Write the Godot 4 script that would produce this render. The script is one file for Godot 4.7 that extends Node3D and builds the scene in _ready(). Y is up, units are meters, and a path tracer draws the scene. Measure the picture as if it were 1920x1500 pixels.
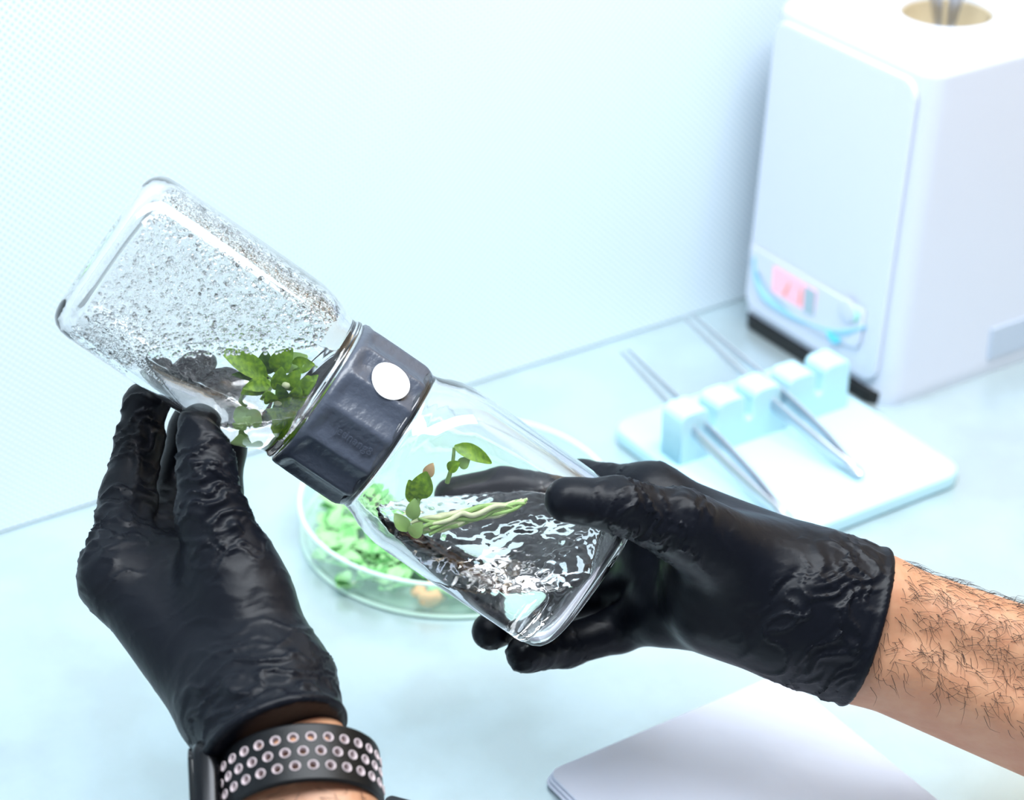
extends Node3D

var M := {}
var rng := RandomNumberGenerator.new()


func _ready() -> void:
	rng.seed = 11
	# camera: about arm's length above the bench, looking down into the corner of the hood
	var cam := Camera3D.new()
	cam.name = "camera"
	add_child(cam)
	cam.transform = Transform3D(Basis(Vector3(0.8406, 0, 0.5417), Vector3(0.2709, 0.866, -0.4203), Vector3(-0.4691, 0.5, 0.728)), Vector3(0, 0.62, 0))
	var lens := CameraAttributesPhysical.new()
	lens.frustum_focal_length = 64.0
	lens.frustum_near = 0.05
	lens.frustum_far = 50.0
	lens.exposure_aperture = 6.5
	lens.frustum_focus_distance = 0.86
	cam.attributes = lens
	cam.current = true
	# the daylit laboratory round the open front of the hood
	var env := Environment.new()
	env.background_mode = Environment.BG_COLOR
	env.background_color = Color(0.46, 0.48, 0.52)
	env.tonemap_mode = Environment.TONE_MAPPER_LINEAR
	env.tonemap_exposure = 1.52
	env.sdfgi_enabled = true
	env.ssao_enabled = true
	env.ssil_enabled = true
	var we := WorldEnvironment.new()
	we.name = "world"
	we.environment = env
	add_child(we)
	# two long lamps under the roof of the hood
	area_lamp(Vector3(0.45, 1.075, -0.47), Vector2(1.1, 0.34), 1.45, Color(0.955, 0.978, 1.0))
	make_materials()
	var panel := put("hood_lamp", slab(-0.1, 1.0, 1.08, 1.1, -0.64, -0.30).mesh(), M.lamp_white)
	tag(panel, "long white lamp panel under the roof of the clean bench", "lamp")
	build_hood()
	build_sterilizer()
	build_rack()
	build_dish()
	build_pad()
	build_jars()
	build_person()
	build_watch()


func area_lamp(at: Vector3, size: Vector2, energy: float, color: Color) -> void:
	var l := AreaLight3D.new()
	l.name = "hood_lamp_light"
	l.area_size = size
	l.light_energy = energy
	l.light_color = color
	l.area_range = 6.0
	l.area_attenuation = 2.0
	l.shadow_enabled = true
	l.position = at
	l.rotation_degrees = Vector3(-90, 0, 0)
	add_child(l)


# ---------------------------------------------------------------- mesh helpers

func tag(o: Node, label: String, category: String, group := "", kind := "") -> void:
	if label:
		o.set_meta("label", label)
	if category:
		o.set_meta("category", category)
	if group:
		o.set_meta("group", group)
	if kind:
		o.set_meta("kind", kind)


func thing(called: String, label: String, category: String, at := Vector3.ZERO, group := "") -> Node3D:
	var o := Node3D.new()
	o.name = called
	o.position = at
	add_child(o, true)
	numbered(o, called)
	tag(o, label, category, group)
	return o


func numbered(o: Node, called: String) -> void:
	var n := 0
	var want := called
	while true:
		var taken := false
		for c in o.get_parent().get_children():
			if c != o and c.name == want:
				taken = true
				break
		if not taken:
			break
		n += 1
		want = "%s_%03d" % [called, n]
	o.name = want


func put(called: String, mesh: Mesh, mat: Material, parent: Node = self) -> MeshInstance3D:
	var o := MeshInstance3D.new()
	o.name = called
	o.mesh = mesh
	if mat:
		o.material_override = mat
	parent.add_child(o, true)
	numbered(o, called)
	return o


class Shape:
	var v := PackedVector3Array()
	var t := PackedInt32Array()
	var uv := PackedVector2Array()

	func quad(a: int, b: int, c: int, d: int) -> void:
		t.append_array([a, b, c, a, c, d])

	func ring_rows(rows: Array, closed := true) -> int:
		# rows of equally many points, joined to a skin; returns the first index
		var at := v.size()
		var n: int = rows[0].size()
		for r in rows:
			v.append_array(r)
		for i in rows.size() - 1:
			for j in (n if closed else n - 1):
				var k := (j + 1) % n
				quad(at + i * n + j, at + i * n + k, at + (i + 1) * n + k, at + (i + 1) * n + j)
		return at

	func fan(loop: PackedVector3Array, flip := false) -> void:
		var at := v.size()
		var c := Vector3.ZERO
		for p in loop:
			c += p
		v.append(c / loop.size())
		v.append_array(loop)
		for j in loop.size():
			var k := (j + 1) % loop.size()
			if flip:
				t.append_array([at, at + 1 + k, at + 1 + j])
			else:
				t.append_array([at, at + 1 + j, at + 1 + k])

	func join(o: Shape, x := Transform3D()) -> void:
		var at := v.size()
		for p in o.v:
			v.append(x * p)
		for i in o.t:
			t.append(at + i)

	func outward() -> Shape:
		var vol := 0.0
		for i in range(0, t.size(), 3):
			vol += v[t[i]].dot(v[t[i + 1]].cross(v[t[i + 2]]))
		if vol > 0.0:  # counter-clockwise seen from outside
			for i in range(0, t.size(), 3):
				var q := t[i + 1]
				t[i + 1] = t[i + 2]
				t[i + 2] = q
		return self

	func normals() -> PackedVector3Array:
		var n := PackedVector3Array()
		n.resize(v.size())
		for i in range(0, t.size(), 3):
			var a := v[t[i]]
			var f := (v[t[i + 2]] - a).cross(v[t[i + 1]] - a)
			n[t[i]] += f
			n[t[i + 1]] += f
			n[t[i + 2]] += f
		for i in n.size():
			n[i] = n[i].normalized() if n[i].length_squared() > 1e-30 else Vector3.UP
		return n

	func mesh() -> ArrayMesh:
		var arr := []
		arr.resize(Mesh.ARRAY_MAX)
		arr[Mesh.ARRAY_VERTEX] = v
		arr[Mesh.ARRAY_NORMAL] = normals()
		if uv.size() == v.size():
			arr[Mesh.ARRAY_TEX_UV] = uv
		arr[Mesh.ARRAY_INDEX] = t
		var m := ArrayMesh.new()
		m.add_surface_from_arrays(Mesh.PRIMITIVE_TRIANGLES, arr)
		return m


func rounded_rect(w: float, d: float, r: float, steps := 6) -> PackedVector2Array:
	var out := PackedVector2Array()
	var cs := [Vector2(w / 2 - r, d / 2 - r), Vector2(-w / 2 + r, d / 2 - r), Vector2(-w / 2 + r, -d / 2 + r), Vector2(w / 2 - r, -d / 2 + r)]
	for q in 4:
		for i in steps + 1:
			var a := PI / 2 * (q + float(i) / steps)
			out.append(cs[q] + Vector2(cos(a), sin(a)) * r)
	return out


func inset(poly: PackedVector2Array, by: float) -> PackedVector2Array:
	var out := PackedVector2Array()
	var n := poly.size()
	for i in n:
		var e := (poly[i] - poly[(i + n - 1) % n])
		var f := (poly[(i + 1) % n] - poly[i])
		if e.length() < 1e-7:
			e = f
		if f.length() < 1e-7:
			f = e
		var a := Vector2(-e.y, e.x).normalized()
		var b := Vector2(-f.y, f.x).normalized()
		var m := (a + b).normalized()
		out.append(poly[i] + m * by / maxf(m.dot(a), 0.5))
	return out


func lift(poly: PackedVector2Array, y: float) -> PackedVector3Array:
	var out := PackedVector3Array()
	for p in poly:
		out.append(Vector3(p.x, y, p.y))
	return out


# a plate: a (counter-clockwise) outline in x and z, from y0 up to y1, its edges rounded by r
func plate(poly: PackedVector2Array, y0: float, y1: float, r: float, steps := 3, concave := false) -> Shape:
	var s := Shape.new()
	var rows := []
	for i in steps + 1:
		var a := PI / 2 * i / steps
		rows.append(lift(inset(poly, r * (1 - sin(a))), y0 + r * (1 - cos(a))))
	for i in steps + 1:
		var a := PI / 2 * i / steps
		rows.append(lift(inset(poly, r * (1 - cos(a))), y1 - r * (1 - sin(a))))
	s.ring_rows(rows)
	if concave:
		for up in 2:
			var loop: PackedVector3Array = rows[-1] if up else rows[0]
			var tri := Geometry2D.triangulate_polygon(inset(poly, r))
			var at := s.v.size()
			s.v.append_array(loop)
			for i in range(0, tri.size(), 3):
				# facing the right way: compare with the side we want
				var a := loop[tri[i]]
				var f := (loop[tri[i + 1]] - a).cross(loop[tri[i + 2]] - a)
				if (f.y > 0) == (up == 0):
					s.t.append_array([at + tri[i], at + tri[i + 1], at + tri[i + 2]])
				else:
					s.t.append_array([at + tri[i], at + tri[i + 2], at + tri[i + 1]])
		# skin follows the caps
		var probe := (rows[2][1] as Vector3)
		var nrm := (s.v[s.t[2]] - s.v[s.t[0]]).cross(s.v[s.t[1]] - s.v[s.t[0]])
		var mid := Vector3.ZERO
		for p in rows[2]:
			mid += p
		return s
	s.fan(rows[0], true)
	s.fan(rows[-1])
	return s.outward()


func slab(x0: float, x1: float, y0: float, y1: float, z0: float, z1: float, r := 0.002) -> Shape:
	var s := plate(rounded_rect(x1 - x0, z1 - z0, maxf(r, 0.0004), 3), y0, y1, r, 3)
	var o := Shape.new()
	o.join(s, Transform3D(Basis(), Vector3((x0 + x1) / 2, 0, (z0 + z1) / 2)))
	return o


func circle(r: float, n: int) -> PackedVector2Array:
	var out := PackedVector2Array()
	for i in n:
		out.append(Vector2(cos(TAU * i / n), sin(TAU * i / n)) * r)
	return out


# profile of (radius, height), turned round y
func lathe(profile: PackedVector2Array, n := 48) -> Shape:
	var s := Shape.new()
	var rows := []
	for p in profile:
		rows.append(lift(circle(maxf(p.x, 1e-5), n), p.y))
	s.ring_rows(rows)
	return s.outward()


func tube(pts: PackedVector3Array, radii: PackedFloat32Array, n := 8, flat := 1.0, side := Vector3.ZERO) -> Shape:
	var s := Shape.new()
	var rows := []
	var u := Vector3.ZERO
	for i in pts.size():
		var d := (pts[mini(i + 1, pts.size() - 1)] - pts[maxi(i - 1, 0)]).normalized()
		if i == 0:
			u = d.cross(Vector3.UP if absf(d.y) < 0.9 else Vector3.RIGHT) if side == Vector3.ZERO else side
		u = (u - d * u.dot(d)).normalized()
		var w := d.cross(u)
		var row := PackedVector3Array()
		for j in n:
			var a := TAU * j / n
			row.append(pts[i] + (u * cos(a) + w * sin(a) * flat) * radii[i])
		rows.append(row)
	s.ring_rows(rows)
	s.fan(rows[0], true)
	s.fan(rows[-1])
	return s.outward()


func smooth_path(pts: PackedVector3Array, per := 6) -> PackedVector3Array:
	var out := PackedVector3Array()
	for i in pts.size() - 1:
		var a := pts[maxi(i - 1, 0)]
		var d := pts[mini(i + 2, pts.size() - 1)]
		for k in per:
			out.append(pts[i].cubic_interpolate(pts[i + 1], a, d, float(k) / per))
	out.append(pts[-1])
	return out


func spread(values: Array, n: int) -> PackedFloat32Array:
	var out := PackedFloat32Array()
	for i in n:
		var f := float(i) / maxi(n - 1, 1) * (values.size() - 1)
		var k := mini(int(f), values.size() - 2)
		out.append(lerpf(values[k], values[k + 1], f - k))
	return out


# ---------------------------------------------------------------- fields and surface nets

class Field:
	var o: Vector3
	var h: float
	var nx: int
	var ny: int
	var nz: int
	var d: PackedFloat32Array

	func setup(lo: Vector3, hi: Vector3, cell: float) -> void:
		o = lo
		h = cell
		nx = int(ceil((hi.x - lo.x) / h)) + 2
		ny = int(ceil((hi.y - lo.y) / h)) + 2
		nz = int(ceil((hi.z - lo.z) / h)) + 2
		d = blank()

	func blank() -> PackedFloat32Array:
		var a := PackedFloat32Array()
		a.resize(nx * ny * nz)
		a.fill(0.05)
		return a

	func stamp(a: PackedFloat32Array, bones: Array, k: float) -> PackedFloat32Array:
		for b in bones:
			var p0: Vector3 = b[0]
			var p1: Vector3 = b[1]
			var r0: float = b[2]
			var r1: float = b[3]
			var m := maxf(r0, r1) + k + 0.004
			var lo := (p0.min(p1) - Vector3(m, m, m) - o) / h
			var hi := (p0.max(p1) + Vector3(m, m, m) - o) / h
			var ax := p1 - p0
			var inv := 1.0 / maxf(ax.length_squared(), 1e-12)
			for z in range(maxi(int(lo.z), 0), mini(int(hi.z) + 1, nz)):
				for y in range(maxi(int(lo.y), 0), mini(int(hi.y) + 1, ny)):
					var row := (z * ny + y) * nx
					for x in range(maxi(int(lo.x), 0), mini(int(hi.x) + 1, nx)):
						var q := o + Vector3(x, y, z) * h - p0
						var s := clampf(q.dot(ax) * inv, 0.0, 1.0)
						var e := (q - ax * s).length() - lerpf(r0, r1, s)
						if e < k + 0.004:
							var c := a[row + x]
							var g := maxf(k - absf(e - c), 0.0)
							a[row + x] = minf(e, c) - (g * g * 0.25 / k if g > 0.0 else 0.0)
		return a

	func nets() -> Shape:
		var s := Shape.new()
		var at := {}
		var sx := 1
		var sy := nx
		var sz := nx * ny
		var off := [0, sx, sy, sx + sy, sz, sx + sz, sy + sz, sx + sy + sz]
		var cells := {}
		# cells that the surface crosses: those round each grid edge whose ends differ in sign
		for z in nz - 1:
			for y in ny - 1:
				var row := (z * ny + y) * nx
				for x in nx - 1:
					var i := row + x
					var c := d[i]
					if c > 0.02 or c < -0.02:
						continue
					var neg := c < 0.0
					if (d[i + sx] < 0.0) != neg or (d[i + sy] < 0.0) != neg or (d[i + sz] < 0.0) != neg:
						cells[i] = Vector3i(x, y, z)
		var edges := cells
		var need := {}
		for i in edges:
			for k in [0, -sx, -sy, -sz, -sx - sy, -sx - sz, -sy - sz]:
				need[i + k] = true
		for i in need:
			if i < 0:
				continue
			var x: int = i % nx
			var y: int = (i / nx) % ny
			var z: int = i / sz
			if x >= nx - 1 or y >= ny - 1 or z >= nz - 1:
				continue
			var sum := Vector3.ZERO
			var n := 0
			for e in 12:
				var a: int
				var b: int
				if e < 4:
					a = e * 2
					b = a + 1
				elif e < 8:
					a = (e - 4) % 2 + (4 if e >= 6 else 0)
					b = a + 2
				else:
					a = e - 8
					b = a + 4
				var da := d[i + off[a]]
				var db := d[i + off[b]]
				if (da < 0.0) != (db < 0.0):
					var f := da / (da - db)
					var pa := Vector3(a & 1, (a >> 1) & 1, a >> 2)
					var pb := Vector3(b & 1, (b >> 1) & 1, b >> 2)
					sum += pa.lerp(pb, f)
					n += 1
			if n:
				at[i] = s.v.size()
				s.v.append(o + (Vector3(x, y, z) + sum / n) * h)
		for i in edges:
			var neg := d[i] < 0.0
			for ax in 3:
				var st: int = [sx, sy, sz][ax]
				if (d[i + st] < 0.0) == neg:
					continue
				var u: int = [sy, sz, sx][ax]
				var w: int = [sz, sx, sy][ax]
				if at.has(i) and at.has(i - u) and at.has(i - w) and at.has(i - u - w):
					if neg:
						s.quad(at[i], at[i - w], at[i - u - w], at[i - u])
					else:
						s.quad(at[i], at[i - u], at[i - u - w], at[i - w])
		return s.outward()


# bones [from, to, radius, radius]; chains join the core smoothly, but not each other
func flesh(core: Array, chains: Array, cell: float, k: float, kj: float, cut := []) -> Shape:
	var lo := Vector3(9, 9, 9)
	var hi := -lo
	for ch in [core] + chains:
		for b in ch:
			for e in 2:
				var r := Vector3.ONE * (maxf(b[2], b[3]) + 0.006)
				lo = lo.min((b[e] as Vector3) - r)
				hi = hi.max((b[e] as Vector3) + r)
	var f := Field.new()
	f.setup(lo, hi, cell)
	var base := f.stamp(f.blank(), core, k)
	var out := base.duplicate()
	for ch in chains:
		var tmp := f.stamp(f.blank(), ch, 0.004)
		var l := Vector3(9, 9, 9)
		var m := -l
		for b in ch:
			for e in 2:
				l = l.min((b[e] as Vector3) - Vector3.ONE * 0.024)
				m = m.max((b[e] as Vector3) + Vector3.ONE * 0.024)
		l = ((l - f.o) / cell).max(Vector3.ZERO)
		m = (m - f.o) / cell
		for z in range(int(l.z), mini(int(m.z), f.nz)):
			for y in range(int(l.y), mini(int(m.y), f.ny)):
				for x in range(int(l.x), mini(int(m.x), f.nx)):
					var i := (z * f.ny + y) * f.nx + x
					var e := tmp[i]
					if e < 0.045:
						var c := base[i]
						var g := maxf(kj - absf(e - c), 0.0)
						var w := minf(e, c) - g * g * 0.25 / kj
						if w < out[i]:
							out[i] = w
	for pl in cut:
		var c: Vector3 = pl[0]
		var n: Vector3 = pl[1]
		for z in f.nz:
			for y in f.ny:
				for x in f.nx:
					var i := (z * f.ny + y) * f.nx + x
					if out[i] < 0.03:
						out[i] = maxf(out[i], (f.o + Vector3(x, y, z) * f.h - c).dot(n))
	f.d = out
	return f.nets()


# folds of a thin skin: [centre, reach, direction across the folds, height, folds per metre]
func fold(s: Shape, regions: Array, seed_: int, cut := []) -> Shape:
	var no := FastNoiseLite.new()
	no.seed = seed_
	no.noise_type = FastNoiseLite.TYPE_SIMPLEX
	no.frequency = 1.0
	no.fractal_type = FastNoiseLite.FRACTAL_NONE
	var n := s.normals()
	var out := s.v.duplicate()
	for i in out.size():
		var p := s.v[i]
		var dy := 0.0
		for r in regions:
			var c: Vector3 = r[0]
			var dist := p.distance_to(c) / (r[1] as float)
			if dist > 2.0:
				continue
			var ax: Vector3 = r[2]
			var w := exp(-dist * dist * dist)
			var along := (p - c).dot(ax)
			var rest := (p - c) - ax * along
			var fr: float = r[4]
			var warp := no.get_noise_3dv(p * fr * 0.35 + Vector3(7, 3, 1)) * 0.8
			var q := rest * fr * 0.13 + ax * (along * fr * 0.55 + warp * 0.7)
			var v := no.get_noise_3dv(q)
			var ridge := maxf(0.0, 1.0 - absf(v) * 2.4)
			dy += w * (r[3] as float) * (ridge * ridge * 1.1 - 0.25)
		if cut:
			dy *= smoothstep(0.0015, 0.010, -(p - (cut[0] as Vector3)).dot(cut[1]))
			# rolled bead along the hem
			var e := (p - (cut[0] as Vector3)).dot(cut[1])
			dy += 0.0011 * exp(-pow((e + 0.0022) / 0.0016, 2.0)) if e < -0.0004 else 0.0
		out[i] = p + n[i] * dy
	s.v = out
	return s


# ---------------------------------------------------------------- materials

func noise(freq: float, octaves := 4, seed_ := 1, kind := FastNoiseLite.TYPE_SIMPLEX_SMOOTH) -> FastNoiseLite:
	var n := FastNoiseLite.new()
	n.noise_type = kind
	n.frequency = freq
	n.seed = seed_
	n.fractal_octaves = octaves
	return n


func noise_tex(freq: float, lo: Color, hi: Color, octaves := 4, seed_ := 1, size := 256, a := 0.3, b := 0.7) -> NoiseTexture2D:
	var t := NoiseTexture2D.new()
	t.width = size
	t.height = size
	t.seamless = true
	t.generate_mipmaps = false
	t.noise = noise(freq, octaves, seed_)
	var g := Gradient.new()
	g.set_color(0, lo)
	g.set_color(1, hi)
	g.set_offset(0, a)
	g.set_offset(1, b)
	t.color_ramp = g
	return t


func mat(name_: String, color: Color, rough: float, metal := 0.0, spec := 0.5) -> StandardMaterial3D:
	var m := StandardMaterial3D.new()
	m.resource_name = name_
	m.albedo_color = color
	m.roughness = rough
	m.metallic = metal
	m.metallic_specular = spec
	M[name_] = m
	return m


func grain(m: StandardMaterial3D, tex: Texture2D, per_metre: float, world := false) -> void:
	m.albedo_texture = tex
	m.uv1_triplanar = true
	m.uv1_world_triplanar = world
	m.uv1_scale = Vector3.ONE * per_metre


func relief(m: StandardMaterial3D, freq: float, mm: float, per_metre: float, seed_ := 5, octaves := 4) -> void:
	m.heightmap_enabled = true
	m.heightmap_texture = noise_tex(freq, Color.BLACK, Color.WHITE, octaves, seed_, 256, 0.0, 1.0)
	m.heightmap_scale = mm * 0.1
	m.uv1_triplanar = true
	m.uv1_scale = Vector3.ONE * per_metre


func perforation() -> ImageTexture:
	# round punched holes in staggered rows: four columns and four rows to the tile
	var n := 256
	var im := Image.create(n, n, false, Image.FORMAT_RGB8)
	im.fill(Color(1, 1, 1))
	var pitch := n / 8.0
	for r in 8:
		for c in 8:
			if (r + c) % 2:
				continue
			var cx := (c + 0.5) * pitch
			var cy := (r + 0.5) * pitch
			for y in range(int(cy - 14), int(cy + 15)):
				for x in range(int(cx - 14), int(cx + 15)):
					var e := Vector2(x + 0.5 - cx, y + 0.5 - cy).length() - 11.5
					if e < 1.0:
						var k := clampf(0.5 + e * 0.5, 0, 1)
						im.set_pixel(posmod(x, n), posmod(y, n), Color(0.80, 0.875, 0.91).lerp(Color(1, 1, 1), k))
	return ImageTexture.create_from_image(im)


func make_materials() -> void:
	var m := mat("perforated_white", Color(0.86, 0.90, 0.925), 0.55)
	grain(m, perforation(), 1.0 / 0.0168, true)
	m = mat("white_panel", Color(0.93, 0.96, 0.98), 0.5)
	m = mat("steel_sheet", Color(0.80, 0.865, 0.885), 0.26, 0.55)
	grain(m, noise_tex(0.012, Color(0.965, 0.96, 0.95), Color(1, 1, 1), 5, 8, 512), 2.2, true)
	m = mat("white_plastic", Color(0.82, 0.84, 0.895), 0.35)
	m = mat("pale_cyan_plastic", Color(0.73, 0.88, 0.93), 0.35)
	m = mat("groove_blue", Color(0.60, 0.80, 0.90), 0.5)
	m = mat("cyan_print", Color(0.40, 0.83, 0.93), 0.5)
	m = mat("green_ring", Color(0.72, 0.95, 0.86), 0.4)
	m = mat("foot_shade_black", Color(0.025, 0.025, 0.032), 0.6)  # foot colour, black enough to paint the shade of the gap too
	m = mat("grey_panel", Color(0.70, 0.75, 0.82), 0.5)
	m = mat("display_pink", Color(0.90, 0.68, 0.74), 0.2)
	m.emission_enabled = true
	m.emission = Color(0.9, 0.62, 0.68)
	m.emission_energy_multiplier = 0.35
	m = mat("display_end", Color(0.66, 0.74, 0.78), 0.3)
	m = mat("display_digit", Color(0.84, 0.58, 0.48), 0.4)
	m = mat("well_beige", Color(0.80, 0.74, 0.62), 0.6)
	m = mat("glass_beads", Color(0.74, 0.74, 0.72), 0.4)
	m = mat("steel_tool", Color(0.78, 0.79, 0.82), 0.32, 1.0)
	m = mat("side_beige", Color(0.80, 0.69, 0.55), 0.6)
	m = mat("paper", Color(0.82, 0.84, 0.90), 0.8)
	relief(m, 0.01, 1.2, 6.0, 21)
	m = mat("dark_case", Color(0.08, 0.085, 0.12), 0.5)
	m = mat("lamp_white", Color(0.95, 0.95, 0.95), 0.5)
	m.emission_enabled = true
	m.emission = Color(0.95, 0.98, 1.0)
	m.emission_energy_multiplier = 1.2
	# glass and water
	m = mat("jar_glass", Color(1, 1, 1, 0), 0.0)
	m.refraction_enabled = true
	m.refraction_scale = 0.05
	m = mat("water", Color(1, 1, 1, 0), 0.0)
	m.refraction_enabled = true
	m.refraction_scale = 0.033
	m = mat("dish_glass", Color(0.80, 0.96, 0.87, 0.22), 0.06)
	m.transparency = BaseMaterial3D.TRANSPARENCY_ALPHA
	m = mat("dish_rim_glow", Color(0.86, 0.97, 0.91), 0.3)  # pale tone paints the light glowing in the clear edges
	m = mat("lid_plastic", Color(0.26, 0.285, 0.335), 0.32)
	relief(m, 0.03, 0.25, 30.0, 31)
	m = mat("sticker", Color(0.97, 0.97, 0.97), 0.6)
	# plants
	m = mat("leaf_green", Color(0.56, 0.73, 0.11), 0.4)
	grain(m, noise_tex(0.02, Color(0.62, 0.72, 0.5), Color(1, 1, 1), 4, 3), 60.0)
	m.backlight_enabled = true
	m.backlight = Color(0.6, 0.6, 0.5)
	m = mat("leaf_dark", Color(0.30, 0.47, 0.08), 0.4)
	grain(m, noise_tex(0.02, Color(0.62, 0.72, 0.5), Color(1, 1, 1), 4, 4), 60.0)
	m.backlight_enabled = true
	m.backlight = Color(0.3, 0.3, 0.2)
	m = mat("leaf_pale", Color(0.62, 0.78, 0.45), 0.4)
	m.backlight_enabled = true
	m.backlight = Color(0.4, 0.4, 0.4)
	m = mat("root_pale", Color(0.86, 0.89, 0.72), 0.5)
	m = mat("tan_bract", Color(0.90, 0.76, 0.58), 0.6)
	m = mat("mint_leaf", Color(0.62, 0.84, 0.58), 0.6)
	m = mat("mint_deep", Color(0.42, 0.70, 0.40), 0.6)
	m = mat("peach_callus", Color(0.98, 0.72, 0.47), 0.6)
	# hands
	m = mat("black_nitrile", Color(0.045, 0.056, 0.085), 0.40, 0.0, 0.27)
	relief(m, 0.02, 0.12, 22.0, 41, 4)
	m = mat("skin", Color(0.72, 0.535, 0.41), 0.5)
	grain(m, noise_tex(0.02, Color(0.95, 0.90, 0.88), Color(1, 1, 1), 5, 12), 14.0)
	m.heightmap_enabled = true
	m.heightmap_texture = noise_tex(0.08, Color.BLACK, Color.WHITE, 3, 6, 256, 0.0, 1.0)
	m.heightmap_scale = 0.02
	m.subsurf_scatter_enabled = true
	m.subsurf_scatter_strength = 0.15
	m = mat("hair", Color(0.16, 0.11, 0.085), 0.6)
	m = mat("strap_rubber", Color(0.028, 0.033, 0.045), 0.42, 0.0, 0.35)
	m = mat("eyelet_pink", Color(0.74, 0.68, 0.69), 0.5)
	m = mat("watch_metal", Color(0.06, 0.065, 0.08), 0.2, 0.6)
	m = mat("watch_glass", Color(0.02, 0.02, 0.025), 0.05)


# ---------------------------------------------------------------- the hood

func build_hood() -> void:
	var w := put("wall_back", slab(-0.7, 1.1, 0.0, 1.14, -0.955, -0.93).mesh(), M.perforated_white)
	tag(w, "white perforated back wall of the clean bench", "", "", "structure")
	w = put("floor", slab(-0.7, 1.1, -0.03, 0.0, -0.955, -0.1, 0.001).mesh(), M.steel_sheet)
	tag(w, "pale steel work surface of the clean bench", "", "", "structure")
	w = put("ceiling", slab(-0.7, 1.1, 1.1, 1.14, -0.955, -0.2).mesh(), M.white_panel)
	tag(w, "white roof of the clean bench", "", "", "structure")
	w = put("wall_left", slab(-0.73, -0.7, -0.03, 1.14, -0.955, -0.2).mesh(), M.white_panel)
	tag(w, "white left side of the clean bench", "", "", "structure")
	w = put("wall_right", slab(1.07, 1.10, -0.03, 1.14, -0.955, -0.2).mesh(), M.side_beige)
	tag(w, "beige right side of the clean bench", "", "", "structure")


# a part given in world coordinates, hung under a thing (and an unturned part of it)
func part(called: String, s: Shape, mat_: Material, parent: Node3D) -> MeshInstance3D:
	var at := Vector3.ZERO
	var n: Node = parent
	while n is Node3D and n != self:
		at += (n as Node3D).position
		n = n.get_parent()
	var o := Shape.new()
	o.join(s, Transform3D(Basis(), -at))
	o.uv = s.uv
	return put(called, o.mesh(), mat_, parent)


# plate() laid on a face that looks towards -x: outline x runs along z, outline y runs down
func on_front(s: Shape, x: float) -> Shape:
	var o := Shape.new()
	o.join(s, Transform3D(Basis(Vector3(0, 0, 1), Vector3(-1, 0, 0), Vector3(0, -1, 0)), Vector3(x, 0, 0)))
	return o


func leaned(s: Shape) -> Shape:
	for i in s.v.size():
		s.v[i].x += 0.058 * s.v[i].y
	return s


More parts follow.
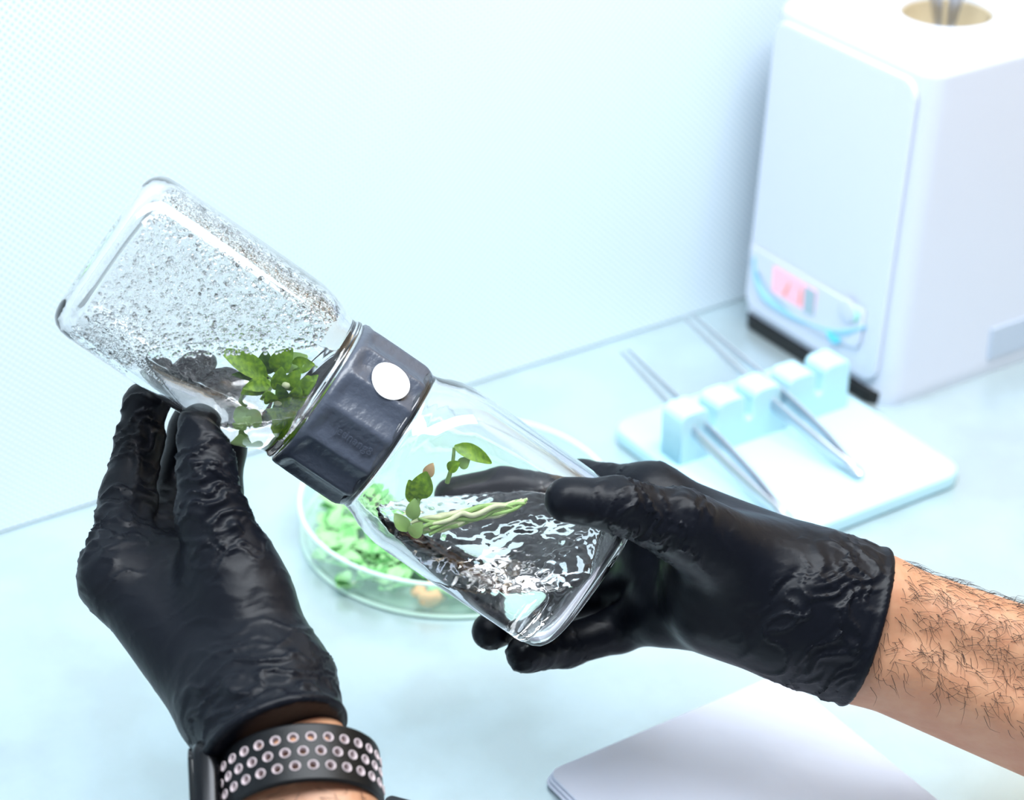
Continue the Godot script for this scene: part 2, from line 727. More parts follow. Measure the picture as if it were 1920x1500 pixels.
func build_sterilizer() -> void:
	var t := thing("bead_sterilizer", "white glass-bead sterilizer box with a round well and metal tool handles in its top", "sterilizer", Vector3(0.89, 0, -0.8435))
	var poly := PackedVector2Array()
	var raw := rounded_rect(0.27, 0.135, 0.012, 8)
	for i in raw.size():
		var e: Vector2 = raw[(i + 1) % raw.size()]
		var cuts := maxi(1, int(raw[i].distance_to(e) / 0.006))
		for k in cuts:
			poly.append(raw[i].lerp(e, float(k) / cuts))
	var s := Shape.new()
	var rows := []
	var c := Vector3(0.89, 0, -0.8435)
	for q in [[0.0, 0.003], [0.0, 0.0], [0.008, 0.0], [0.198, 0.0], [0.2005, 0.0007], [0.203, 0.0025], [0.2045, 0.005], [0.205, 0.008]]:
		var row := PackedVector3Array()
		for p in inset(poly, q[1]):
			row.append(Vector3(p.x, q[0], p.y) + c)
		rows.append(row)
	# the top runs in to the round well
	var well := Vector3(0.8263, 0.205, -0.843)
	for q in [[0.0, 0.0282], [-0.0012, 0.0265], [-0.003, 0.0262]]:
		var row := PackedVector3Array()
		for p in rows[-1] if q[0] == 0.0 else rows[7]:
			var e := Vector2(p.x - well.x, p.z - well.z).normalized() * (q[1] as float)
			row.append(well + Vector3(e.x, q[0], e.y))
		rows.append(row)
	s.ring_rows(rows)
	part("body", leaned(s.outward()), M.white_plastic, t)
	# the lining of the well
	var lining := lathe(PackedVector2Array([Vector2(0.0262, 0.2025), Vector2(0.0245, 0.2015), Vector2(0.0235, 0.16), Vector2(0.0001, 0.16), Vector2(0.0001, 0.158), Vector2(0.0262, 0.158), Vector2(0.0265, 0.2)]), 40)
	var l2 := Shape.new()
	l2.join(lining, Transform3D(Basis(), Vector3(well.x, 0, well.z)))
	var ring := part("well_lining", leaned(l2), M.well_beige, t)
	ring.set_meta("label", "beige ceramic lining of the well")
	var beads := lathe(PackedVector2Array([Vector2(0.0235, 0.185), Vector2(0.015, 0.187), Vector2(0.0001, 0.188), Vector2(0.0001, 0.184)]), 32)
	var b2 := Shape.new()
	b2.join(beads, Transform3D(Basis(), Vector3(well.x, 0, well.z)))
	part("glass_beads", leaned(b2), M.glass_beads, t)
	# raised front cover
	var cover := on_front(plate(rounded_rect(0.121, 0.184, 0.011, 8), 0, 0.0035, 0.0018), 0.7555)
	for i in cover.v.size():
		cover.v[i] += Vector3(0, 0.1045, -0.8445)
	part("front_cover", leaned(cover), M.white_plastic, t)
	# the control panel swells out of the cover: flat above, a smile below
	var cp := PackedVector2Array()
	for p in [Vector2(-0.058, -0.0555), Vector2(0.046, -0.0555), Vector2(0.046, -0.036)]:
		cp.append(p)
	for i in 13:
		var f := float(i) / 12
		cp.append(Vector2(lerpf(0.0440, -0.0580, f), -0.0300 + 0.0060 * sin(PI * f) - 0.016 * f * f * f))
	var rev := PackedVector2Array(cp)
	var panel := on_front(plate(inset(rev, 0.0), 0, 0.0022, 0.0012), 0.7522)
	for i in panel.v.size():
		panel.v[i].z += -0.8445
	var pn := part("control_panel", leaned(panel), M.white_plastic, t)
	# the blue-grey groove under it, thickest at its right end
	var gpts := smooth_path(PackedVector3Array([Vector3(0.7535, 0.0489, -0.8973), Vector3(0.7535, 0.0363, -0.8946), Vector3(0.7535, 0.0273, -0.8849), Vector3(0.7535, 0.0256, -0.8649), Vector3(0.7535, 0.0278, -0.8428), Vector3(0.7535, 0.0314, -0.8238), Vector3(0.7535, 0.0368, -0.8102), Vector3(0.7535, 0.0461, -0.7964)]), 5)
	var g := tube(gpts, spread([0.0016, 0.0022, 0.0030, 0.0026, 0.0022, 0.0022, 0.0026, 0.0008], gpts.size()), 8)
	part("panel_groove", g, M.groove_blue, t).set_meta("label", "blue-grey smile-shaped groove")
	var spot := on_front(plate(PackedVector2Array([Vector2(0.0065, -0.0022), Vector2(0.004, 0.0018), Vector2(0.0, 0.0032), Vector2(-0.004, 0.0018), Vector2(-0.0065, -0.0022)]), 0, 0.0016, 0.0006), 0.7515)
	for i in spot.v.size():
		spot.v[i] += Vector3(0.0, 0.0292, -0.8190)
	part("cyan_mark", spot, M.cyan_print, t)
	# display: a pink lit window with two digits, grey at its end
	var disp := on_front(plate(rounded_rect(0.040, 0.0175, 0.001, 3), 0, 0.0008, 0.0003), 0.7528)
	for i in disp.v.size():
		disp.v[i] += Vector3(0, 0.0425, -0.8585)
	var dn := part("display", disp, M.display_pink, t)
	dn.set_meta("label", "pink lit display with two digits")
	var dend := on_front(plate(rounded_rect(0.0095, 0.0165, 0.0008, 3), 0, 0.0006, 0.0002), 0.7521)
	for i in dend.v.size():
		dend.v[i] += Vector3(0, 0.0425, -0.8435)
	part("display_end", dend, M.display_end, dn)
	for k in 2:
		var tm := TextMesh.new()
		tm.text = ["7", "1"][k]
		var f := SystemFont.new()
		f.font_names = PackedStringArray(["Droid Sans"])
		tm.font = f
		tm.font_size = 32
		tm.pixel_size = 0.0005
		tm.depth = 0.0006
		var dg := put("digit", tm, M.display_digit, dn)
		dg.transform = Transform3D(Basis(Vector3(0, 0, 1), Vector3(0.1, 1, 0).normalized(), Vector3(-1, 0.1, 0).normalized()), Vector3(0.7519, 0.0425, -0.8645 + 0.0125 * k) - t.position)
	# round key with a green ring
	var key := Shape.new()
	key.join(lathe(PackedVector2Array([Vector2(0.0001, 0), Vector2(0.0075, 0), Vector2(0.0075, 0.0012), Vector2(0.006, 0.0018), Vector2(0.0001, 0.0018)]), 28), Transform3D(Basis(Vector3(0, 0, 1), Vector3(-1, 0, 0), Vector3(0, -1, 0)), Vector3(0.753, 0.0504, -0.8112)))
	var kn := part("round_key", key, M.white_plastic, t)
	var arc := PackedVector3Array()
	for i in 13:
		var a := lerpf(-0.75, 0.75, i / 12.0)
		arc.append(Vector3(0.7518, 0.0513, -0.8099) + Vector3(0, sin(a), cos(a)) * 0.0078)
	part("key_ring", tube(arc, spread([0.0003, 0.0013, 0.0013, 0.0003], 13), 6), M.green_ring, kn)
	# black foot at the front with the gap shade painted in, grey panel low on the side
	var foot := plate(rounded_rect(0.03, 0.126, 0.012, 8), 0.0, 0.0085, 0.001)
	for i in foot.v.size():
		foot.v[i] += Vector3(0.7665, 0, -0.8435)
	part("foot_and_shade", foot, M.foot_shade_black, t)
	part("side_panel", slab(0.834, 0.96, 0.010, 0.031, -0.777, -0.7745, 0.001), M.grey_panel, t)
	# a pair of forceps standing in the well
	var fz := thing("forceps", "steel forceps standing upright in the sterilizer's round well", "forceps", Vector3(0.838, 0.188, -0.843), "steel forceps")
	for k in 2:
		var top: Vector3 = [Vector3(0.834, 0.2051, -0.8529), Vector3(0.842, 0.2084, -0.8386)][k]
		var pts := PackedVector3Array()
		for q in [[0.1885, 0.35], [0.205, 0.6], [0.23, 1.0], [0.27, 0.9], [0.31, 0.35]]:
			pts.append(Vector3(0.838, q[0], -0.843).lerp(Vector3(top.x, q[0], top.z), q[1]))
		part("leg", tube(smooth_path(pts, 4), spread([0.002, 0.0045, 0.0062, 0.006, 0.004], 17), 10, 0.45), M.steel_tool, fz)


func tweezers(called: String, label: String, head: Vector3, along: Vector3, length: float, gap: float) -> void:
	var t := thing(called, label, "forceps", head, "steel forceps")
	var side := along.cross(Vector3.UP).normalized()
	for k in [-1, 1]:
		var pts := PackedVector3Array()
		for q in [[0.0, 0.0], [0.06, 0.25], [0.2, 0.75], [0.4, 1.0], [0.6, 0.95], [0.8, 0.7], [1.0, 0.55]]:
			pts.append(head + along * (length * (q[0] as float)) + side * (gap * k * (q[1] as float)))
		var w := smooth_path(pts, 4)
		part("leg", tube(w, spread([0.0022, 0.0038, 0.0046, 0.0042, 0.0030, 0.0020, 0.0012], w.size()), 10, 0.35, Vector3.UP), M.steel_tool, t)
	part("joint", tube(PackedVector3Array([head - along * 0.004, head, head + along * 0.010]), PackedFloat32Array([0.0022, 0.0030, 0.0026]), 10), M.steel_tool, t)


func build_rack() -> void:
	var t := thing("instrument_rack", "pale cyan plastic rest with a notched comb holding two forceps", "rack", Vector3(0.672, 0, -0.762))
	var base := plate(rounded_rect(0.136, 0.146, 0.013, 6), 0.0005, 0.0095, 0.002)
	for i in base.v.size():
		base.v[i] += Vector3(0.672, 0, -0.765)
	part("base_plate", base, M.pale_cyan_plastic, t)
	# comb: five round-topped teeth with narrow slots
	var c := PackedVector2Array()
	var x0 := 0.606
	var pitch := 0.0249
	c.append(Vector2(x0 + 5 * pitch - 0.0015, 0.009))
	for k in range(4, -1, -1):
		var a := x0 + k * pitch + 0.0042
		var b := x0 + (k + 1) * pitch - 0.0015
		var top := 0.0405
		if k < 4:
			c.append(Vector2(b, 0.0255))
		for i in 5:
			var q := PI / 2 * i / 4
			c.append(Vector2(b - 0.005 + cos(q) * 0.005, top - 0.005 + sin(q) * 0.005))
		for i in 5:
			var q := PI / 2 + PI / 2 * i / 4
			c.append(Vector2(a + 0.005 + cos(q) * 0.005, top - 0.005 + sin(q) * 0.005))
		if k > 0:
			c.append(Vector2(a, 0.0255))
			c.append(Vector2(a - 0.0028, 0.0237))
	c.append(Vector2(x0 + 0.0042, 0.009))
	var comb := Shape.new()
	comb.join(plate(c, 0, 0.018, 0.0012, 3, true), Transform3D(Basis(Vector3(1, 0, 0), Vector3(0, 0, -1), Vector3(0, 1, 0)), Vector3(0, 0, -0.779)))
	part("comb", comb.outward(), M.pale_cyan_plastic, t)
	tweezers("forceps", "steel forceps in the comb slot nearer the gloved hand", Vector3(0.622, 0.0135, -0.702), Vector3(0.0102, 0.2, -0.9797), 0.152, 0.0042)
	tweezers("forceps", "steel forceps in the comb slot nearer the sterilizer", Vector3(0.683, 0.0135, -0.7183), Vector3(-0.069, 0.2457, -0.967).normalized(), 0.145, 0.0052)


func leaf_shape(base: Vector3, tip: Vector3, up: Vector3, width: float, curl := 0.25, cup := 0.3) -> Shape:
	# an ovate blade of two skins, folded a little along its midrib and curling at the tip
	var s := Shape.new()
	var ax := tip - base
	var ln := ax.length()
	ax /= ln
	up = (up - ax * up.dot(ax)).normalized()
	var sd := ax.cross(up)
	for side in 2:
		var at := s.v.size()
		for i in 9:
			var f := i / 8.0
			var w := width * 0.5 * pow(sin(PI * pow(clampf(f * 0.97 + 0.015, 0, 1), 0.8)), 0.75)
			for j in 5:
				var g := (j - 2) / 2.0
				var wave := 0.05 * sin(f * 9.0 + j * 1.7)
				var p := base + ax * (ln * f) + sd * (w * g) + up * (ln * curl * f * (1 - f) * 1.2 + w * (cup * absf(g) + wave))
				s.v.append(p - up * (0.0003 * side))
		for i in 8:
			for j in 4:
				var a := at + i * 5 + j
				if side == 0:
					s.quad(a, a + 1, a + 6, a + 5)
				else:
					s.quad(a, a + 5, a + 6, a + 1)
	return s


func build_dish() -> void:
	var c := Vector3(0.4846, 0, -0.8049)
	var dish := thing("petri_dish", "clear round petri dish full of green plant cuttings behind the jars", "petri dish", c)
	var r := 0.0825
	var prof := PackedVector2Array([Vector2(0.0001, 0.0008), Vector2(r - 0.004, 0.0008), Vector2(r - 0.001, 0.0014), Vector2(r, 0.003), Vector2(r + 0.0004, 0.0195), Vector2(r + 0.0002, 0.0206), Vector2(r - 0.0008, 0.021), Vector2(r - 0.0018, 0.0204), Vector2(r - 0.0022, 0.0195), Vector2(r - 0.0024, 0.004), Vector2(r - 0.004, 0.0026), Vector2(0.0001, 0.0026)])
	put("dish_wall", lathe(prof, 96).mesh(), M.dish_glass, dish)
	var rim := Shape.new()
	for q in [[0.0205, r - 0.0006], [0.0016, r - 0.0008]]:
		var loop := PackedVector3Array()
		for i in 97:
			loop.append(Vector3(cos(TAU * i / 96) * (q[1] as float), q[0], sin(TAU * i / 96) * (q[1] as float)))
		rim.join(tube(loop, spread([0.0011, 0.0011], 97), 8))
	put("rim", rim.mesh(), M.dish_rim_glow, dish)  # pale loops stand in for light caught along the clear rim and base
	var spots := [
		[Vector3(0.4228, 0.004, -0.8315), "at the left rim of the dish"], [Vector3(0.4242, 0.004, -0.8129), "beside the leftmost one"], [Vector3(0.4105, 0.004, -0.809), "at the near left rim, below the leftmost"],
		[Vector3(0.4434, 0.004, -0.8273), "at the back, closest to the grey lid"], [Vector3(0.4262, 0.004, -0.7915), "in the middle of the pile"], [Vector3(0.4425, 0.004, -0.7953), "under the side of the lower jar"],
		[Vector3(0.4102, 0.004, -0.785), "lowest on the near left of the pile"], [Vector3(0.4237, 0.004, -0.7708), "left of the peach lump"], [Vector3(0.4468, 0.004, -0.7811), "behind the peach lump"],
		[Vector3(0.4581, 0.004, -0.7377), "at the near rim, right of the peach lump"], [Vector3(0.4555, 0.004, -0.7614), "hidden mostly by the jar, behind the lump"], [Vector3(0.4389, 0.004, -0.8423), "at the far left rim"],
		[Vector3(0.4492, 0.004, -0.7461), "touching the peach lump on its right"], [Vector3(0.4328, 0.004, -0.8086), "between the middle and the left rim"]]
	for k in spots.size():
		var at: Vector3 = spots[k][0]
		var p := thing("plant_cutting", "pale green plant cutting " + (spots[k][1] as String), "plant cutting", at, "plant cuttings in the petri dish")
		for j in 11:
			var a := rng.randf() * TAU
			var l := rng.randf_range(0.009, 0.017)
			var b := at + Vector3(cos(a), 0, sin(a)) * 0.002 + Vector3(0, rng.randf_range(0.0, 0.003), 0)
			var e := b + Vector3(cos(a) * l, rng.randf_range(0.001, 0.007), sin(a) * l)
			if Vector2(e.x - c.x, e.z - c.z).length() > 0.077:
				e = b + (e - b) * 0.45
			part("leaf", leaf_shape(b, e, Vector3.UP, l * 0.66), M.mint_leaf if j % 3 else M.mint_deep, p)
		var st := PackedVector3Array([at, at + Vector3(0.004, 0.002, 0.002), at + Vector3(0.009, 0.002, -0.002)])
		part("stem", tube(st, PackedFloat32Array([0.0008, 0.0007, 0.0005]), 6), M.root_pale, p)
	var q := Vector3(0.4381, 0.006, -0.7543)
	var f := Field.new()
	f.setup(q - Vector3.ONE * 0.02, q + Vector3.ONE * 0.02, 0.0012)
	var bones := []
	for j in 12:
		var o: Vector3 = q + Vector3(rng.randf_range(-0.009, 0.009), rng.randf_range(-0.001, 0.003), rng.randf_range(-0.007, 0.007))
		bones.append([o, o + Vector3(0.0005, 0, 0), 0.0030, 0.0036])
	f.d = f.stamp(f.blank(), bones, 0.002)
	var lump := thing("callus_lump", "peach-orange callus lump lying near the front rim of the petri dish", "callus", q - Vector3(0, 0.003, 0))
	part("tissue", f.nets(), M.peach_callus, lump)


func build_pad() -> void:
	# stack of white wipes with soft corners
	var t := thing("wipe_stack", "flat stack of white paper wipes in the near right corner of the bench", "paper", Vector3(0.477, 0, -0.54))
	for k in 3:
		var w := 0.1345 - 0.001 * k
		var s := plate(rounded_rect(w, 0.24, 0.006, 5), 0.0008 + 0.0019 * k, 0.0026 + 0.0019 * k, 0.0008)
		for i in s.v.size():
			s.v[i] += Vector3(0.4762 + 0.0005 * k, 0, -0.4905 + 0.0006 * k)
		part("wipe", s, M.paper, t)
	var d := thing("dark_case", "dark flat case whose corner shows at the bottom edge beside the watch strap", "case", Vector3(0.40, 0, -0.58))
	var c := Shape.new()
	var a := Vector3(0.3449, 0.006, -0.6348)
	c.join(plate(rounded_rect(0.07, 0.10, 0.003, 4), 0.0005, 0.006, 0.0012), Transform3D(Basis(Vector3.UP, deg_to_rad(-54.6)), Vector3.ZERO))
	var corner := Basis(Vector3.UP, deg_to_rad(-54.6)) * Vector3(-0.035, 0, -0.05)
	for i in c.v.size():
		c.v[i] += Vector3(a.x, 0, a.z) - corner
	part("cover", c, M.dark_case, d)


# ---------------------------------------------------------------- the two jars and what is in them

const JN := 96


func jar_frame(base: Vector3, along: Vector3) -> Transform3D:
	var y := along.normalized()
	var z := Vector3(-0.525, 0.4827, 0.7039)
	z = (z - y * z.dot(y)).normalized()
	return Transform3D(Basis(y.cross(z), y, z), base)


func squircle(r: float, n: float, y: float) -> PackedVector3Array:
	var out := PackedVector3Array()
	for i in JN:
		var a := TAU * i / JN
		var q := r / pow(pow(absf(cos(a)), n) + pow(absf(sin(a)), n), 1.0 / n)
		out.append(Vector3(cos(a) * q, y, sin(a) * q))
	return out


# outer profile of a jar: [height, half width, squareness]
var outer := [[0.0, 0.0290, 3.0], [0.0004, 0.0312, 3.1], [0.0016, 0.0335, 3.2], [0.0036, 0.0352, 3.3], [0.0064, 0.0362, 3.4], [0.0105, 0.0366, 3.5], [0.045, 0.0367, 3.5], [0.076, 0.0366, 3.5], [0.0815, 0.0364, 3.4], [0.0868, 0.0356, 3.1], [0.0910, 0.0343, 2.7], [0.0945, 0.0328, 2.35], [0.0975, 0.0319, 2.1], [0.0995, 0.0318, 2.0], [0.1006, 0.0325, 2.0], [0.1016, 0.0327, 2.0], [0.1026, 0.0323, 2.0], [0.1032, 0.0312, 2.0], [0.116, 0.0305, 2.0], [0.1166, 0.0298, 2.0]]


func inner_at(y: float) -> Vector2:
	# (half width, squareness) of the hollow at that height
	for i in outer.size() - 1:
		if y <= outer[i + 1][0]:
			var f: float = clampf((y - outer[i][0]) / (outer[i + 1][0] - outer[i][0]), 0, 1)
			return Vector2(lerpf(outer[i][1], outer[i + 1][1], f) - 0.0022, lerpf(outer[i][2], outer[i + 1][2], f))
	return Vector2(0.028, 2.0)


func jar_shape() -> Shape:
	var s := Shape.new()
	var rows := []
	for q in [[0.0014, 0.002], [0.0014, 0.016], [0.001, 0.0235], [0.0002, 0.0275]]:  # pushed-up bottom
		rows.append(squircle(q[1], 2.6, q[0]))
	for q in outer:
		rows.append(squircle(q[1], q[2], q[0]))
	rows.append(squircle(0.0286, 2.0, 0.1166))
	rows.append(squircle(0.0280, 2.0, 0.1158))
	for y in [0.104, 0.100, 0.0965, 0.093, 0.0895, 0.0855, 0.081, 0.076, 0.045, 0.015, 0.0105]:
		var q := inner_at(y)
		rows.append(squircle(q.x, q.y, y))
	for q in [[0.0336, 0.0070], [0.0322, 0.0048], [0.0300, 0.0036], [0.026, 0.0031], [0.016, 0.0032], [0.002, 0.0032]]:
		rows.append(squircle(q[0], 3.2, q[1]))
	s.ring_rows(rows)
	s.fan(rows[0], true)
	s.fan(rows[-1])
	return s.outward()


# what fills the hollow of a jar below a level plane, its surface lumpy
func filling(x: Transform3D, level: Vector3, y0: float, y1: float, lump: float, freq: float, seed_: int) -> Shape:
	var f := Field.new()
	f.setup(Vector3(-0.038, y0 - 0.003, -0.038), Vector3(0.038, y1 + 0.003, 0.038), 0.0012)
	var up := x.basis.inverse() * Vector3.UP
	var c := x.affine_inverse() * level
	var no := noise(freq, 3, seed_)
	for j in f.ny:
		var y := f.o.y + j * f.h
		var q := inner_at(maxf(y, 0.008))
		var w := q.x + 0.0004
		if y < 0.012:
			w -= 0.0045 * pow((0.012 - y) / 0.0067, 2.0)
		for k in f.nz:
			for i in f.nx:
				var p := Vector3(f.o.x + i * f.h, y, f.o.z + k * f.h)
				var e := (p - c).dot(up)
				if e > 0.012:
					continue
				var r := pow(pow(absf(p.x), q.y) + pow(absf(p.z), q.y), 1.0 / q.y) - w
				if r > 0.012:
					continue
				e -= lump * no.get_noise_3dv(p) - 0.0012 * exp(-absf(r) / 0.0018)  # creeps up the glass
				f.d[(k * f.ny + j) * f.nx + i] = maxf(maxf(r, e), maxf(y0 - y, y - y1))
	return f.nets()


func droplets(x: Transform3D, n: int, y0: float, y1: float, rmin: float, rmax: float, above: Array) -> MultiMesh:
	var ball := SphereMesh.new()
	ball.radius = 1.0
	ball.height = 2.0
	ball.radial_segments = 8
	ball.rings = 4
	var mm := MultiMesh.new()
	mm.transform_format = MultiMesh.TRANSFORM_3D
	mm.mesh = ball
	mm.instance_count = n
	var i := 0
	while i < n:
		var y := rng.randf_range(y0, y1)
		var q := inner_at(y)
		var a := rng.randf() * TAU
		var p := Vector3(cos(a), 0, sin(a)) * (q.x / pow(pow(absf(cos(a)), q.y) + pow(absf(sin(a)), q.y), 1.0 / q.y))
		var nrm := Vector3(signf(p.x) * pow(absf(p.x), q.y - 1), 0, signf(p.z) * pow(absf(p.z), q.y - 1)).normalized()
		var r := rmin + (rmax - rmin) * pow(rng.randf(), 2.5)
		var tx := Vector3.UP.cross(nrm).normalized()
		var b := Basis(tx * r * rng.randf_range(0.8, 1.2), nrm * r * 0.8, Vector3.UP * r * rng.randf_range(0.8, 1.3))
		p.y = y
		if (x * p).y < (above[0] if y < 0.036 else (above[1] if p.z > 0.0 else above[2])):
			continue
		i += 1
		mm.set_instance_transform(i - 1, Transform3D(b, p - nrm * r * 0.3))
	return mm


func build_jars() -> void:
	var a := Vector3(0.2749, 0.2531, -0.7247)
	var b := Vector3(0.4187, 0.1179, -0.5941)
	var d := (b - a).normalized()
	var total := a.distance_to(b)
	var xa := jar_frame(a, d)
	var xb := jar_frame(b, -d)
	var glass := jar_shape().mesh()
	var ja := thing("glass_jar", "upper clear glass jar, empty but for condensation, pinched by the left hand", "jar")
	ja.transform = xa
	put("jar_wall", glass, M.jar_glass, ja)
	var jb := thing("glass_jar", "lower clear glass jar, partly filled with clear gel and gripped in the right hand", "jar")
	jb.transform = xb
	put("jar_wall", glass, M.jar_glass, jb)
	# condensation
	var dr := MultiMeshInstance3D.new()
	dr.name = "water_droplets"
	dr.multimesh = droplets(xa, 11000, 0.010, 0.090, 0.00028, 0.00095, [Vector3(0.297, 0.2001, -0.6508).y + 0.003, Vector3(0.3052, 0.2263, -0.6635).y, Vector3(0.328, 0.1971, -0.718).y])
	dr.material_override = M.water
	dr.transform = xa
	add_child(dr, true)
	tag(dr, "fine condensation droplets on the glass inside the upper jar", "water droplets", "", "stuff")
	# gel
	var g := put("gel", filling(xa, Vector3(0.297, 0.2001, -0.6508), 0.02, 0.1135, 0.0, 60.0, 3).mesh(), M.water)
	g.transform = xa
	tag(g, "small clear pool of gel low in the upper jar beside the lid", "gel")
	g = put("gel", filling(xb, Vector3(0.3834, 0.1392, -0.5794) - Vector3(0, 0.005, 0), 0.0036, 0.105, 0.0012, 190.0, 4).mesh(), M.water)
	g.transform = xb
	tag(g, "clear wet gel with a lumpy surface filling the lower jar", "gel")
	build_lid(a + d * 0.1195, d, total)
	build_plantlets()


func build_lid(mid: Vector3, d: Vector3, total: float) -> void:
	var x := jar_frame(mid, d)
	var lid := thing("lid_coupler", "dark grey fluted plastic coupling lid with a white sticker joining the two jars", "lid")
	lid.transform = x
	var s := Shape.new()
	var rows := []
	var n := 168
	var hl := 0.0164
	for q in [[-hl, 0.0308, 0.0], [-hl, 0.0322, 0.0], [-hl + 0.0006, 0.0331, 0.0], [-hl + 0.0022, 0.0334, 0.0], [-hl + 0.0036, 0.0337, 0.25], [-hl + 0.0052, 0.0339, 0.8], [-hl + 0.007, 0.0340, 1.0], [0.0, 0.0341, 1.0], [hl - 0.004, 0.0341, 1.0], [hl - 0.0022, 0.0338, 0.9], [hl - 0.0008, 0.0331, 0.6], [hl, 0.0320, 0.2], [hl, 0.0308, 0.0], [hl - 0.002, 0.0307, 0.0], [-hl + 0.002, 0.0307, 0.0]]:
		var row := PackedVector3Array()
		for i in n:
			var f := fposmod(float(i) / n * 14.0 + 0.35, 1.0) * 2.0 - 1.0
			var r: float = q[1] - (q[2] as float) * 0.0026 * (1.0 - pow(absf(f), 1.7))
			var t := TAU * i / n
			row.append(Vector3(cos(t) * r, q[0], sin(t) * r))
		rows.append(row)
	rows.append(rows[0])
	s.ring_rows(rows)
	put("lid_body", s.outward().mesh(), M.lid_plastic, lid)
	# round white sticker, bent round the flutes, towards the upper right
	var st := Shape.new()
	var srows := []
	for ring in [0.0001, 0.004, 0.0068, 0.0080, 0.0082, 0.0080]:
		var row := PackedVector3Array()
		for i in 40:
			var t := TAU * i / 40
			var u: float = cos(t) * (ring as float)
			var w: float = sin(t) * (ring as float)
			var an := deg_to_rad(90 + 41) + w / 0.034
			var r := 0.0343 if srows.size() < 4 else (0.0341 if srows.size() == 4 else 0.0336)
			row.append(Vector3(cos(an) * r, u + 0.0022, sin(an) * r))
		srows.append(row)
	st.ring_rows(srows)
	put("sticker", st.mesh(), M.sticker, lid).set_meta("label", "round white sticker")
	# raised lettering on one flute
	var tm := TextMesh.new()
	tm.text = "jednang8"
	var f := SystemFont.new()
	f.font_names = PackedStringArray(["Droid Sans"])
	tm.font = f
	tm.font_size = 24
	tm.pixel_size = 0.00017
	tm.depth = 0.0005
	var le := put("lettering", tm, M.lid_plastic, lid)
	var an := deg_to_rad(90 - 8)
	var out := Vector3(cos(an), 0, sin(an))
	var along := Vector3.UP
	le.transform = Transform3D(Basis(along, out.cross(along), out), out * 0.0329 + Vector3(0, 0.003, 0))


func leaf(parent: Node3D, base: Vector3, tip: Vector3, width: float, m: Material, up := Vector3(-0.2903, 0.8031, 0.635)) -> void:
	part("leaf", leaf_shape(base, tip, up, width, 0.3, 0.3), m, parent)


